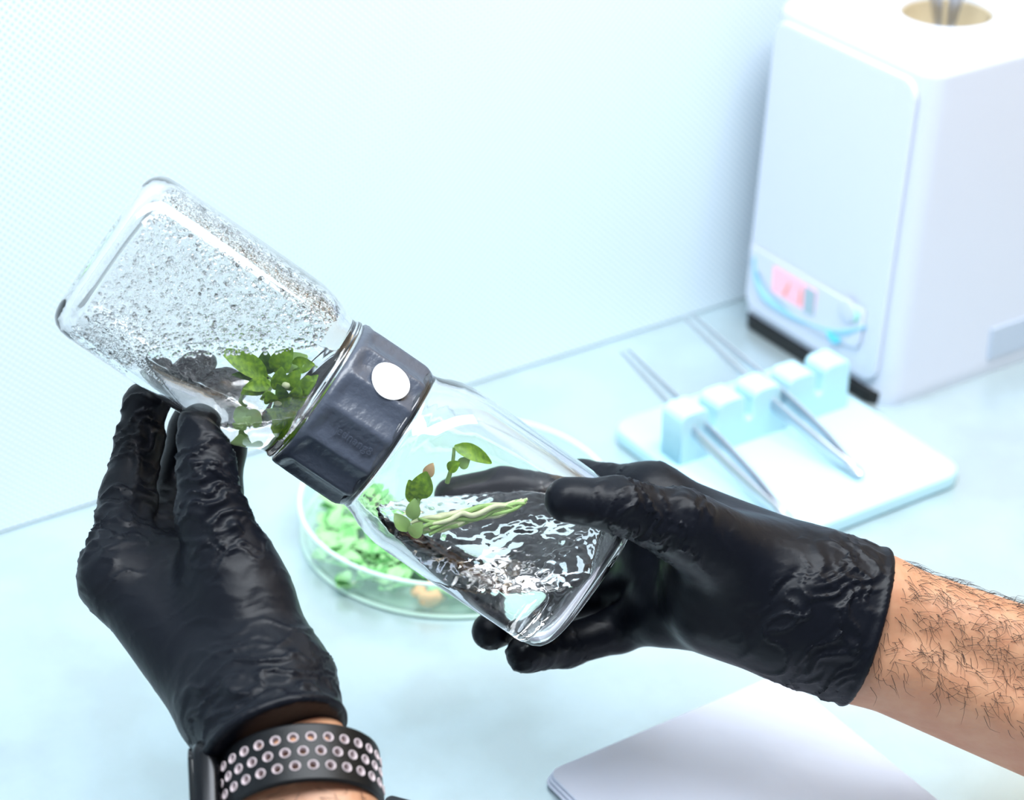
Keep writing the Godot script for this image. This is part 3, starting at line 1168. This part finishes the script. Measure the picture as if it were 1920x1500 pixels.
func build_plantlets() -> void:
	var p := thing("plantlet", "bright green leafy plantlet in the upper jar against the lid", "plantlet", Vector3(0.3265, 0.1873, -0.671))
	var core := Vector3(0.3262, 0.1919, -0.6744)
	leaf(p, Vector3(0.3198, 0.2017, -0.6771), Vector3(0.3057, 0.2133, -0.6885), 0.0092, M.leaf_green)
	leaf(p, Vector3(0.3219, 0.199, -0.6793), Vector3(0.3078, 0.2038, -0.6835), 0.0050, M.leaf_dark)
	leaf(p, Vector3(0.32, 0.2002, -0.6731), Vector3(0.3065, 0.2002, -0.6735), 0.0085, M.leaf_green)
	leaf(p, Vector3(0.3174, 0.2016, -0.6702), Vector3(0.3069, 0.203, -0.6725), 0.0050, M.leaf_green)
	leaf(p, Vector3(0.3228, 0.1968, -0.6855), Vector3(0.3247, 0.2086, -0.6868), 0.0076, M.leaf_dark)
	leaf(p, Vector3(0.3226, 0.2009, -0.6884), Vector3(0.3185, 0.2045, -0.6907), 0.0040, M.leaf_dark)
	leaf(p, Vector3(0.3259, 0.1993, -0.6824), Vector3(0.3331, 0.2102, -0.6797), 0.0095, M.leaf_green)
	leaf(p, Vector3(0.3335, 0.1992, -0.683), Vector3(0.341, 0.2017, -0.6771), 0.0075, M.leaf_green)
	leaf(p, Vector3(0.3206, 0.1988, -0.6689), Vector3(0.3229, 0.2093, -0.6693), 0.0070, M.leaf_green)
	leaf(p, Vector3(0.3237, 0.1978, -0.669), Vector3(0.3299, 0.2066, -0.6684), 0.0060, M.leaf_green)
	leaf(p, Vector3(0.3255, 0.195, -0.666), Vector3(0.3367, 0.2032, -0.6672), 0.0070, M.leaf_green)
	leaf(p, Vector3(0.3181, 0.1979, -0.6673), Vector3(0.3114, 0.1986, -0.6666), 0.0060, M.leaf_green)
	leaf(p, Vector3(0.3197, 0.198, -0.6635), Vector3(0.3181, 0.2055, -0.6642), 0.0050, M.leaf_dark)
	leaf(p, Vector3(0.323, 0.1932, -0.6636), Vector3(0.3266, 0.2031, -0.6626), 0.0065, M.leaf_green)
	leaf(p, Vector3(0.318, 0.1914, -0.6656), Vector3(0.3219, 0.1999, -0.6607), 0.0070, M.leaf_green)
	leaf(p, Vector3(0.3164, 0.1858, -0.6655), Vector3(0.3249, 0.1943, -0.6603), 0.0080, M.leaf_green)
	leaf(p, Vector3(0.3142, 0.1811, -0.6664), Vector3(0.3216, 0.1887, -0.6614), 0.0080, M.leaf_green)
	leaf(p, Vector3(0.3141, 0.1768, -0.6691), Vector3(0.3173, 0.1858, -0.6649), 0.0060, M.leaf_dark)
	leaf(p, Vector3(0.3176, 0.1878, -0.6607), Vector3(0.3118, 0.1932, -0.6626), 0.0060, M.leaf_green)
	leaf(p, Vector3(0.3263, 0.1988, -0.6626), Vector3(0.3314, 0.2044, -0.6604), 0.0070, M.leaf_green)
	leaf(p, Vector3(0.3206, 0.1925, -0.6592), Vector3(0.3272, 0.1999, -0.6573), 0.0075, M.leaf_green)
	leaf(p, Vector3(0.3167, 0.1851, -0.6593), Vector3(0.3222, 0.1926, -0.6555), 0.0080, M.leaf_green)
	leaf(p, Vector3(0.3148, 0.1972, -0.6634), Vector3(0.313, 0.2037, -0.6635), 0.0060, M.leaf_green)
	leaf(p, Vector3(0.3321, 0.1966, -0.6738), Vector3(0.3353, 0.1929, -0.6665), 0.0090, M.leaf_green)
	leaf(p, Vector3(0.33, 0.1964, -0.686), Vector3(0.3404, 0.2039, -0.6817), 0.0100, M.leaf_pale)
	leaf(p, Vector3(0.3084, 0.1858, -0.6707), Vector3(0.3016, 0.1846, -0.6715), 0.0090, M.leaf_pale)
	leaf(p, Vector3(0.3116, 0.1849, -0.668), Vector3(0.3053, 0.1841, -0.6687), 0.0070, M.leaf_pale)
	for q in [[Vector3(0.3199, 0.201, -0.6765), Vector3(0.324, 0.1948, -0.6723), Vector3(0.3254, 0.1836, -0.6692)], [Vector3(0.3232, 0.1968, -0.6852), Vector3(0.3248, 0.1928, -0.6786), Vector3(0.3258, 0.1844, -0.6722)], [Vector3(0.3096, 0.1988, -0.6761), Vector3(0.3069, 0.1913, -0.6755), Vector3(0.3082, 0.1866, -0.6741)], [Vector3(0.3305, 0.1976, -0.6728), Vector3(0.3283, 0.1901, -0.6718), Vector3(0.3215, 0.1799, -0.6691)]]:
		var w := smooth_path(PackedVector3Array(q), 4)
		part("stem", tube(w, spread([0.0006, 0.0008, 0.0009], w.size()), 6), M.leaf_pale, p)
	for q in [Vector3(0.3226, 0.2026, -0.6662), Vector3(0.3259, 0.1992, -0.6631), Vector3(0.3173, 0.1942, -0.6639)]:
		var f := SphereMesh.new()
		f.radius = 0.0016
		f.height = 0.0028
		f.radial_segments = 12
		f.rings = 6
		var o := put("pale_bud", f, M.root_pale, p)
		o.position = q - p.position
	# lower jar: smaller plantlets at the lid end and pale roots lying on the gel
	var l := thing("plantlet", "small green leaf sprig standing in the lower jar above the index finger", "plantlet", Vector3(0.3807, 0.1576, -0.6349))
	leaf(l, Vector3(0.3825, 0.1698, -0.6367), Vector3(0.3942, 0.1628, -0.627), 0.0068, M.leaf_green)
	leaf(l, Vector3(0.3776, 0.1612, -0.6339), Vector3(0.3816, 0.1653, -0.6313), 0.0050, M.leaf_green)
	leaf(l, Vector3(0.3828, 0.1613, -0.6333), Vector3(0.3863, 0.1657, -0.6314), 0.0050, M.leaf_pale)
	var w := smooth_path(PackedVector3Array([Vector3(0.3823, 0.1695, -0.6365), Vector3(0.3806, 0.1624, -0.6355), Vector3(0.3784, 0.1537, -0.6364)]), 4)
	part("stem", tube(w, spread([0.0006, 0.0010], w.size()), 6), M.leaf_pale, l)
	l = thing("plantlet", "round-leaved plantlet in the lower jar beside the covered fingertip", "plantlet", Vector3(0.3626, 0.1484, -0.6348))
	leaf(l, Vector3(0.3619, 0.1545, -0.6312), Vector3(0.3667, 0.165, -0.6326), 0.0095, M.leaf_green)
	leaf(l, Vector3(0.3612, 0.1515, -0.6323), Vector3(0.3609, 0.161, -0.6363), 0.0070, M.leaf_green)
	leaf(l, Vector3(0.3572, 0.147, -0.6291), Vector3(0.3598, 0.1556, -0.6305), 0.0060, M.leaf_pale)
	leaf(l, Vector3(0.3539, 0.1423, -0.628), Vector3(0.352, 0.1489, -0.6337), 0.0065, M.leaf_pale)
	leaf(l, Vector3(0.354, 0.1416, -0.6247), Vector3(0.3585, 0.1483, -0.6236), 0.0060, M.leaf_pale)
	w = smooth_path(PackedVector3Array([Vector3(0.3652, 0.161, -0.6335), Vector3(0.3613, 0.1506, -0.6316), Vector3(0.3559, 0.1403, -0.628)]), 4)
	part("stem", tube(w, spread([0.0008, 0.0011], w.size()), 6), M.leaf_pale, l)
	var tb := thing("tan_bract", "tan leaf scrap in the lower jar above the round-leaved plantlet", "leaf scrap", Vector3(0.3701, 0.1617, -0.6363))
	part("blade", leaf_shape(Vector3(0.3686, 0.1598, -0.636), Vector3(0.3716, 0.1659, -0.6356), Vector3(-0.415, 0.6732, 0.6439), 0.0048), M.tan_bract, tb)
	var r := thing("root_tangle", "pale green root tangle lying across the gel in the lower jar", "roots", Vector3(0.3836, 0.1434, -0.6233))
	for k in 13:
		var pts := PackedVector3Array()
		var a := Vector3(0.3617, 0.1451, -0.6249)
		var b := Vector3(0.4038, 0.1485, -0.6138)
		var off := Vector3(rng.randf_range(-1, 1), rng.randf_range(-1, 1), rng.randf_range(-1, 1)) * 0.0028
		for i in 7:
			pts.append(a.lerp(b, clampf((i + rng.randf_range(-0.3, 0.3)) / 6.0 - 0.04 * (k % 4), -0.1, 1.0)) + off * (1.0 - i / 8.0) + Vector3(rng.randf_range(-1, 1), rng.randf_range(-1, 1), rng.randf_range(-1, 1)) * 0.0015)
		var sp := smooth_path(pts, 4)
		part("root", tube(sp, spread([0.0007, 0.0012, 0.0011, 0.0006], sp.size()), 6), M.root_pale if k % 3 else M.leaf_pale, r)


# ---------------------------------------------------------------- the person: two gloved hands and forearms

func build_person() -> void:
	var who := thing("person", "person reaching in with two bare forearms and black gloves, holding the coupled jars", "person", Vector3(0.4661, 0.0783, -0.5089))
	# left hand, thumb in front of the jar and the fingers behind it
	var wrist := Vector3(0.2653, 0.1173, -0.5718)
	var d := Vector3(-0.2317, -0.3272, 0.9134).normalized()
	var side := Vector3(0.8744, 0.2425, 0.3969).normalized()
	var core := [
		[Vector3(0.2453, 0.1377, -0.6674), Vector3(0.2578, 0.1193, -0.5972), .0140, .0190],
		[Vector3(0.2574, 0.1328, -0.6699), Vector3(0.2669, 0.1111, -0.6076), .0145, .0200],
		[Vector3(0.2688, 0.1276, -0.6589), Vector3(0.2682, 0.1156, -0.5961), .0200, .0225],
		[Vector3(0.2792, 0.1352, -0.6438), Vector3(0.2696, 0.1193, -0.5895), .0190, .0210],
		[Vector3(0.2772, 0.1494, -0.6273), Vector3(0.2734, 0.1298, -0.5902), .0165, .0170],
		[Vector3(0.26, 0.1213, -0.5888), Vector3(0.2505, 0.1196, -0.5499), .0205, .0215],
		[Vector3(0.2724, 0.1247, -0.5833), Vector3(0.2608, 0.1213, -0.5444), .0185, .0215],
	]
	var fingers := [
		[[Vector3(0.2455, 0.1385, -0.6677), Vector3(0.2659, 0.1491, -0.7031), .0138, .0112], [Vector3(0.2659, 0.1491, -0.7031), Vector3(0.2797, 0.1641, -0.7182), .0110, .0098], [Vector3(0.2797, 0.1641, -0.7182), Vector3(0.2866, 0.1756, -0.7258), .0094, .0086], [Vector3(0.2866, 0.1756, -0.7258), Vector3(0.2938, 0.1805, -0.7258), .0086, .0075]],
		[[Vector3(0.2613, 0.1288, -0.6728), Vector3(0.2915, 0.136, -0.7133), .0135, .0108], [Vector3(0.2915, 0.136, -0.7133), Vector3(0.3069, 0.1561, -0.7268), .0105, .0096], [Vector3(0.3069, 0.1561, -0.7268), Vector3(0.3123, 0.1721, -0.726), .0094, .0082]],
		[[Vector3(0.2741, 0.1223, -0.6711), Vector3(0.3086, 0.1322, -0.7093), .0130, .0102], [Vector3(0.3086, 0.1322, -0.7093), Vector3(0.3173, 0.1479, -0.7186), .0100, .0090], [Vector3(0.3173, 0.1479, -0.7186), Vector3(0.3202, 0.1595, -0.7178), .0088, .0080]],
		[[Vector3(0.2823, 0.1223, -0.6659), Vector3(0.3037, 0.1215, -0.7051), .0120, .0095], [Vector3(0.3037, 0.1215, -0.7051), Vector3(0.3101, 0.1371, -0.7117), .0090, .0078]],
		[[Vector3(0.2765, 0.1472, -0.6208), Vector3(0.2762, 0.1695, -0.6418), .0170, .0140], [Vector3(0.2762, 0.1695, -0.6418), Vector3(0.2808, 0.1838, -0.6541), .0132, .0112], [Vector3(0.2808, 0.1838, -0.6541), Vector3(0.2852, 0.1954, -0.6675), .0110, .0088]],
	]
	var hem := [Vector3(0.2589, 0.1176, -0.5623), (d + side * 0.10).normalized()]
	var gs := flesh(core, fingers, 0.00125, 0.014, 0.010, [hem])
	var th := (Vector3(0.2852, 0.1954, -0.6675) - Vector3(0.2762, 0.1695, -0.6418)).normalized()
	var ix := (Vector3(0.2797, 0.1641, -0.7182) - Vector3(0.2659, 0.1491, -0.7031)).normalized()
	var pl := Vector3(0.0542, -0.6361, 0.7466).normalized()
	gs = fold(gs, [
		[Vector3(0.2588, 0.1318, -0.5625), 0.030, d, 0.0022, 150.0], [Vector3(0.2452, 0.127, -0.5749), 0.022, Vector3(0.4432, -0.333, 0.7891).normalized(), 0.0013, 150.0],
		[Vector3(0.2769, 0.1378, -0.5755), 0.028, Vector3(-0.0941, -0.7727, 0.6075).normalized(), 0.0009, 140.0],
		[Vector3(0.2746, 0.1799, -0.6335), 0.020, th, 0.0019, 170.0], [Vector3(0.2792, 0.1922, -0.6527), 0.016, th, 0.0019, 190.0], [Vector3(0.2767, 0.1677, -0.6237), 0.022, Vector3(-0.0925, 0.7794, -0.5949).normalized(), 0.0008, 150.0],
		[Vector3(0.2664, 0.1621, -0.6952), 0.022, (ix + Vector3(0.4203, 0, 0.2709)).normalized(), 0.0018, 150.0], [Vector3(0.2782, 0.1775, -0.7119), 0.018, (ix + Vector3(-0.4203, 0, -0.2709)).normalized(), 0.0017, 160.0],
		[Vector3(0.2504, 0.149, -0.6828), 0.020, ix, 0.0018, 170.0], [Vector3(0.2476, 0.1436, -0.6672), 0.022, Vector3(-0.1765, 0.7794, -0.6491).normalized(), 0.0009, 160.0],
		[Vector3(0.2579, 0.1455, -0.6069), 0.040, pl, 0.0003, 90.0],
	], 5, hem)
	part("glove", gs, M.black_nitrile, who).set_meta("label", "black glove on the left hand, thumb in front of the jar")
	# left forearm
	var e := wrist + d * 0.17
	var arm := flesh([[wrist - d * 0.012 - side * .0075, wrist + d * 0.03 - side * .0085, .0140, .0176], [wrist - d * 0.012 + side * .0075, wrist + d * 0.03 + side * .0085, .0140, .0176], [wrist + d * 0.03 - side * .0085, e - side * .011, .0176, .0245], [wrist + d * 0.03 + side * .0085, e + side * .011, .0176, .0245]], [], 0.002, 0.012, 0.01)
	part("forearm", arm, M.skin, who).set_meta("label", "bare left forearm behind the watch strap")
	# right hand round the lower jar
	core = [
		[Vector3(0.4671, 0.1289, -0.6145), Vector3(0.4986, 0.1114, -0.5519), .0125, .0190],
		[Vector3(0.4702, 0.1091, -0.6126), Vector3(0.4985, 0.1064, -0.5513), .0150, .0215],
		[Vector3(0.4678, 0.0951, -0.6046), Vector3(0.4939, 0.101, -0.5451), .0165, .0225],
		[Vector3(0.4596, 0.0893, -0.5866), Vector3(0.4871, 0.0981, -0.5365), .0155, .0190],
		[Vector3(0.464, 0.1247, -0.5697), Vector3(0.4862, 0.1141, -0.5371), .0200, .0235],
		[Vector3(0.4605, 0.1076, -0.5602), Vector3(0.4835, 0.1057, -0.533), .0200, .0220],
		[Vector3(0.489, 0.1162, -0.5408), Vector3(0.5071, 0.1103, -0.5278), .0205, .0205],
		[Vector3(0.5071, 0.1103, -0.5278), Vector3(0.5289, 0.1019, -0.5121), .0205, .0225],
		[Vector3(0.4835, 0.1057, -0.533), Vector3(0.5004, 0.0965, -0.52), .0195, .0212],
		[Vector3(0.5004, 0.0965, -0.52), Vector3(0.5172, 0.0871, -0.5068), .0212, .0228],
	]
	fingers = [
		[[Vector3(0.4671, 0.1289, -0.6145), Vector3(0.4537, 0.121, -0.648), .0120, .0104], [Vector3(0.4537, 0.121, -0.648), Vector3(0.425, 0.1213, -0.6638), .0102, .0096], [Vector3(0.425, 0.1213, -0.6638), Vector3(0.4026, 0.1198, -0.6718), .0094, .0085]],
		[[Vector3(0.4702, 0.1091, -0.6126), Vector3(0.4583, 0.0937, -0.6454), .0135, .0108], [Vector3(0.4583, 0.0937, -0.6454), Vector3(0.4259, 0.0973, -0.6523), .0105, .0098], [Vector3(0.4259, 0.0973, -0.6523), Vector3(0.401, 0.0969, -0.6543), .0095, .0086]],
		[[Vector3(0.4678, 0.0951, -0.6046), Vector3(0.4555, 0.0721, -0.6324), .0135, .0108], [Vector3(0.4555, 0.0721, -0.6324), Vector3(0.4238, 0.0736, -0.636), .0105, .0098], [Vector3(0.4238, 0.0736, -0.636), Vector3(0.3904, 0.0825, -0.6224), .0096, .0082]],
		[[Vector3(0.4596, 0.0893, -0.5866), Vector3(0.4473, 0.0696, -0.6085), .0130, .0100], [Vector3(0.4473, 0.0696, -0.6085), Vector3(0.4199, 0.071, -0.6093), .0098, .0090], [Vector3(0.4199, 0.071, -0.6093), Vector3(0.3955, 0.0803, -0.6038), .0088, .0082]],
		[[Vector3(0.4692, 0.1277, -0.5519), Vector3(0.4405, 0.1529, -0.5602), .0190, .0150], [Vector3(0.4405, 0.1529, -0.5602), Vector3(0.4151, 0.1672, -0.5672), .0135, .0108], [Vector3(0.4151, 0.1672, -0.5672), Vector3(0.3979, 0.1701, -0.5775), .0106, .0090]],
	]
	var d2 := Vector3(0.703, -0.3318, 0.626).normalized()
	var side2 := Vector3(-0.5545, -0.8054, 0.1958).normalized()
	hem = [Vector3(0.5084, 0.1004, -0.5189), (d2 + side2 * -0.06).normalized()]
	var gr := flesh(core, fingers, 0.00125, 0.014, 0.010, [hem])
	var th2 := Vector3(0.8081, -0.1039, 0.5921).normalized()
	gr = fold(gr, [
		[Vector3(0.4871, 0.1177, -0.5087), 0.034, (d2 * 0.7 + side2 * 0.5).normalized(), 0.0015, 130.0], [Vector3(0.4765, 0.1122, -0.5118), 0.030, d2, 0.0014, 110.0],
		[Vector3(0.4999, 0.1286, -0.5217), 0.022, Vector3(0.6939, 0.6062, 0.0308).normalized(), 0.0013, 150.0], [Vector3(0.481, 0.0913, -0.5083), 0.022, d2, 0.0014, 150.0],
		[Vector3(0.4294, 0.1601, -0.5476), 0.024, Vector3(0.8663, 0.2165, 0.4096).normalized(), 0.0014, 200.0], [Vector3(0.4229, 0.1673, -0.5567), 0.018, th2, 0.0015, 200.0],
		[Vector3(0.3997, 0.1754, -0.5635), 0.020, Vector3(0.0925, -0.7794, 0.5949).normalized(), 0.0007, 110.0], [Vector3(0.4597, 0.1414, -0.6251), 0.018, th2, 0.0009, 170.0],
		[Vector3(0.3898, 0.0864, -0.6049), 0.020, Vector3(0.7808, 0.3464, 0.2653).normalized(), 0.0007, 220.0], [Vector3(0.4207, 0.0804, -0.5946), 0.022, Vector3(0.7808, 0.3464, 0.2653).normalized(), 0.0006, 200.0],
	], 9, hem)
	part("glove", gr, M.black_nitrile, who).set_meta("label", "black glove on the right hand round the lower jar")
	var w2 := Vector3(0.5088, 0.1004, -0.5186)
	var e2 := w2 + d2 * 0.22
	var arm2 := flesh([[w2 - d2 * 0.03 - side2 * .008, w2 - d2 * 0.004 - side2 * .0105, .0140, .0190], [w2 - d2 * 0.03 + side2 * .008, w2 - d2 * 0.004 + side2 * .0105, .0140, .0190], [w2 - d2 * 0.004 - side2 * .0105, e2 - side2 * .014, .0190, .0265], [w2 - d2 * 0.004 + side2 * .0105, e2 + side2 * .014, .0190, .0265], [w2 + d2 * 0.015 + Vector3(-0.0087, 0.0012, 0.0135), w2 + d2 * 0.11 + Vector3(-0.0112, -0.0019, 0.0174), .0062, .0090]], [], 0.002, 0.010, 0.01)
	part("forearm", arm2, M.skin, who).set_meta("label", "bare hairy right forearm")
	# hair, combed along the arm
	hair(who, arm2, w2, d2, side2, (Vector3(-0.1018, 0.9745, 0.158)).normalized(), 0.0, 0.105, 0.42, 950)
	hair(who, arm, wrist, d, side, Vector3(-0.3139, 0.7964, 0.487).normalized(), 0.034, 0.08, 0.3, 130)


# fine hairs rooted on a forearm's skin, combed along the arm and down its side
func hair(parent: Node3D, skin: Shape, from: Vector3, d: Vector3, side: Vector3, towards: Vector3, l0: float, l1: float, least: float, n: int) -> void:
	var s := Shape.new()
	var nrm := skin.normals()
	var made := 0
	for tries in 60000:
		var i := rng.randi() % skin.v.size()
		var p := skin.v[i]
		var f := (p - from).dot(d)
		var facing := nrm[i].dot(towards)
		if f < l0 or f > l1 or facing < least + 0.5 * (rng.randf() - 0.5):
			continue
		var out := nrm[i]
		var go := d * rng.randf_range(0.0, 1.0) + side * rng.randf_range(-0.5, 1.0)
		go = (go - out * go.dot(out)).normalized()
		var l := rng.randf_range(0.005, 0.013)
		p += (d * rng.randf_range(-1, 1) + side * rng.randf_range(-1, 1)) * 0.0009
		var bend := (go + out.cross(go) * rng.randf_range(-1.1, 1.1)).normalized()
		var pts := PackedVector3Array([p - out * 0.0015, p + out * 0.0006 + go * l * 0.25, p + out * 0.0011 + go * l * 0.6, p + out * 0.0009 + (go * 0.6 + bend * 0.4) * l])
		var w := smooth_path(pts, 2)
		s.join(tube(w, spread([0.00012, 0.00011, 0.00008, 0.00003], w.size()), 3))
		made += 1
		if made == n:
			break
	var o := part("arm_hair", s, M.hair, parent)
	o.set_meta("kind", "stuff")


# ---------------------------------------------------------------- watch on the left wrist

func build_watch() -> void:
	var c := Vector3(0.2611, 0.1094, -0.547)
	var ax := Vector3(-0.3862, -0.3842, 0.8392).normalized()
	var front := Vector3(-0.4691, 0.5, 0.728)
	front = (front - ax * front.dot(ax)).normalized()
	var right := Vector3(0.8406, 0, 0.5417)
	right = (right - ax * right.dot(ax) - front * right.dot(front)).normalized()
	var t := thing("wristwatch", "black sport watch with a perforated strap on the left wrist", "watch", c)
	var ra := 0.0275
	var rb := 0.0262
	var half := 0.0106
	var thick := 0.0024
	var ring := func(a: float, v: float, lift_: float) -> Vector3:
		# a from 0 in front, growing to the right; v along the arm
		return c + right * (sin(a) * (ra + lift_)) + front * (cos(a) * (rb + lift_)) + ax * (v * (1.0 - 0.1 * absf(sin(a) * lift_)))
	# strap: three staggered rows of cells with a hole in each, then plain edges
	var s := Shape.new()
	var eye: Array[Vector2] = []
	var rowh := 0.0056
	var a0 := -1.3
	var a1 := 1.75
	var cell := 0.0062 / 0.029
	for row in 3:
		var v := (row - 1) * rowh
		var start := a0 + cell * 0.5 * (row % 3)
		var n := int((a1 - start) / cell)
		for k in n:
			eye.append(Vector2(start + (k + 0.5) * cell, v))
			for up in 2:
				var lift_ := thick if up == 0 else 0.0
				var o := PackedVector3Array()
				var h := PackedVector3Array()
				for j in 24:
					var q := TAU * j / 24
					var cs := cos(q)
					var sn := sin(q)
					var m := maxf(absf(cs), absf(sn))
					o.append(ring.call(start + (k + 0.5 + 0.5 * cs / m) * cell, v + 0.5 * rowh * sn / m, lift_))
					h.append(ring.call(start + (k + 0.5) * cell + cs * 0.0019 / 0.029, v + sn * 0.0019, lift_))
				s.ring_rows([o, h] if up == 0 else [h, o])
		# plain ends of the row
		strap_piece(s, ring, start + n * cell, a1 + 0.35, v - rowh / 2, v + rowh / 2, thick)
		strap_piece(s, ring, a0 - 0.35, start, v - rowh / 2, v + rowh / 2, thick)
	for e in [-1, 1]:
		strap_piece(s, ring, a0 - 0.35, a1 + 0.35, minf(e * rowh * 1.5, e * half), maxf(e * rowh * 1.5, e * half), thick)
	# rims and the rest of the way round
	for e in [-1, 1]:
		var rim := []
		for i in 97:
			var a := lerpf(a0 - 0.35, a1 + 0.35, i / 96.0)
			var r := PackedVector3Array()
			for j in 7:
				var q := PI * j / 6
				r.append(ring.call(a, e * (half + sin(q) * 0.0011), thick * 0.5 + cos(q) * thick * 0.5))
			rim.append(r)
		s.ring_rows(rim, false)
	strap_piece(s, ring, a1 + 0.35, TAU + a0 - 0.35, -half, half, thick)
	part("strap", s, M.strap_rubber, t)
	# pale linings of the holes
	for q in eye:
		var prof := []
		for p in [[0.00192, -0.0001], [0.00192, 0.0026], [0.00178, 0.0028], [0.00150, 0.0027], [0.00130, 0.0022], [0.00120, 0.0002]]:
			var r := PackedVector3Array()
			for j in 18:
				var g := TAU * j / 18
				r.append(ring.call(q.x + cos(g) * (p[0] as float) * 1.0 / 0.029, q.y + sin(g) * (p[0] as float), p[1]))
			prof.append(r)
		prof.append(prof[0])
		var es := Shape.new()
		es.ring_rows(prof)
		part("eyelet", es.outward(), M.eyelet_pink, t)
	# the case on the left, seen edge on
	var am := -1.52
	var cn := (right * sin(am) * 1.0 + front * cos(am)).normalized()
	var tg := ax.cross(cn).normalized()
	var at := c + right * (sin(am) * ra) + front * (cos(am) * rb) + cn * 0.0046
	var box := Shape.new()
	box.join(plate(rounded_rect(0.034, 0.040, 0.009, 7), -0.0052, 0.0052, 0.0040, 5), Transform3D(Basis(tg, cn, tg.cross(cn)), at))
	var cs := part("watch_case", box.outward(), M.watch_metal, t)
	box = Shape.new()
	box.join(plate(rounded_rect(0.030, 0.036, 0.008, 7), 0.0040, 0.0066, 0.0022, 5), Transform3D(Basis(tg, cn, tg.cross(cn)), at))
	part("watch_crystal", box.outward(), M.watch_glass, cs)


func strap_piece(s: Shape, ring: Callable, a: float, b: float, v0: float, v1: float, thick: float) -> void:
	var n := maxi(2, int(ceil((b - a) / 0.06)))
	for up in 2:
		var rows := []
		for i in n + 1:
			var q := lerpf(a, b, float(i) / n)
			var l := thick if up == 0 else 0.0
			rows.append(PackedVector3Array([ring.call(q, v0, l), ring.call(q, v1, l)] if up == 0 else [ring.call(q, v1, l), ring.call(q, v0, l)]))
		s.ring_rows(rows, false)
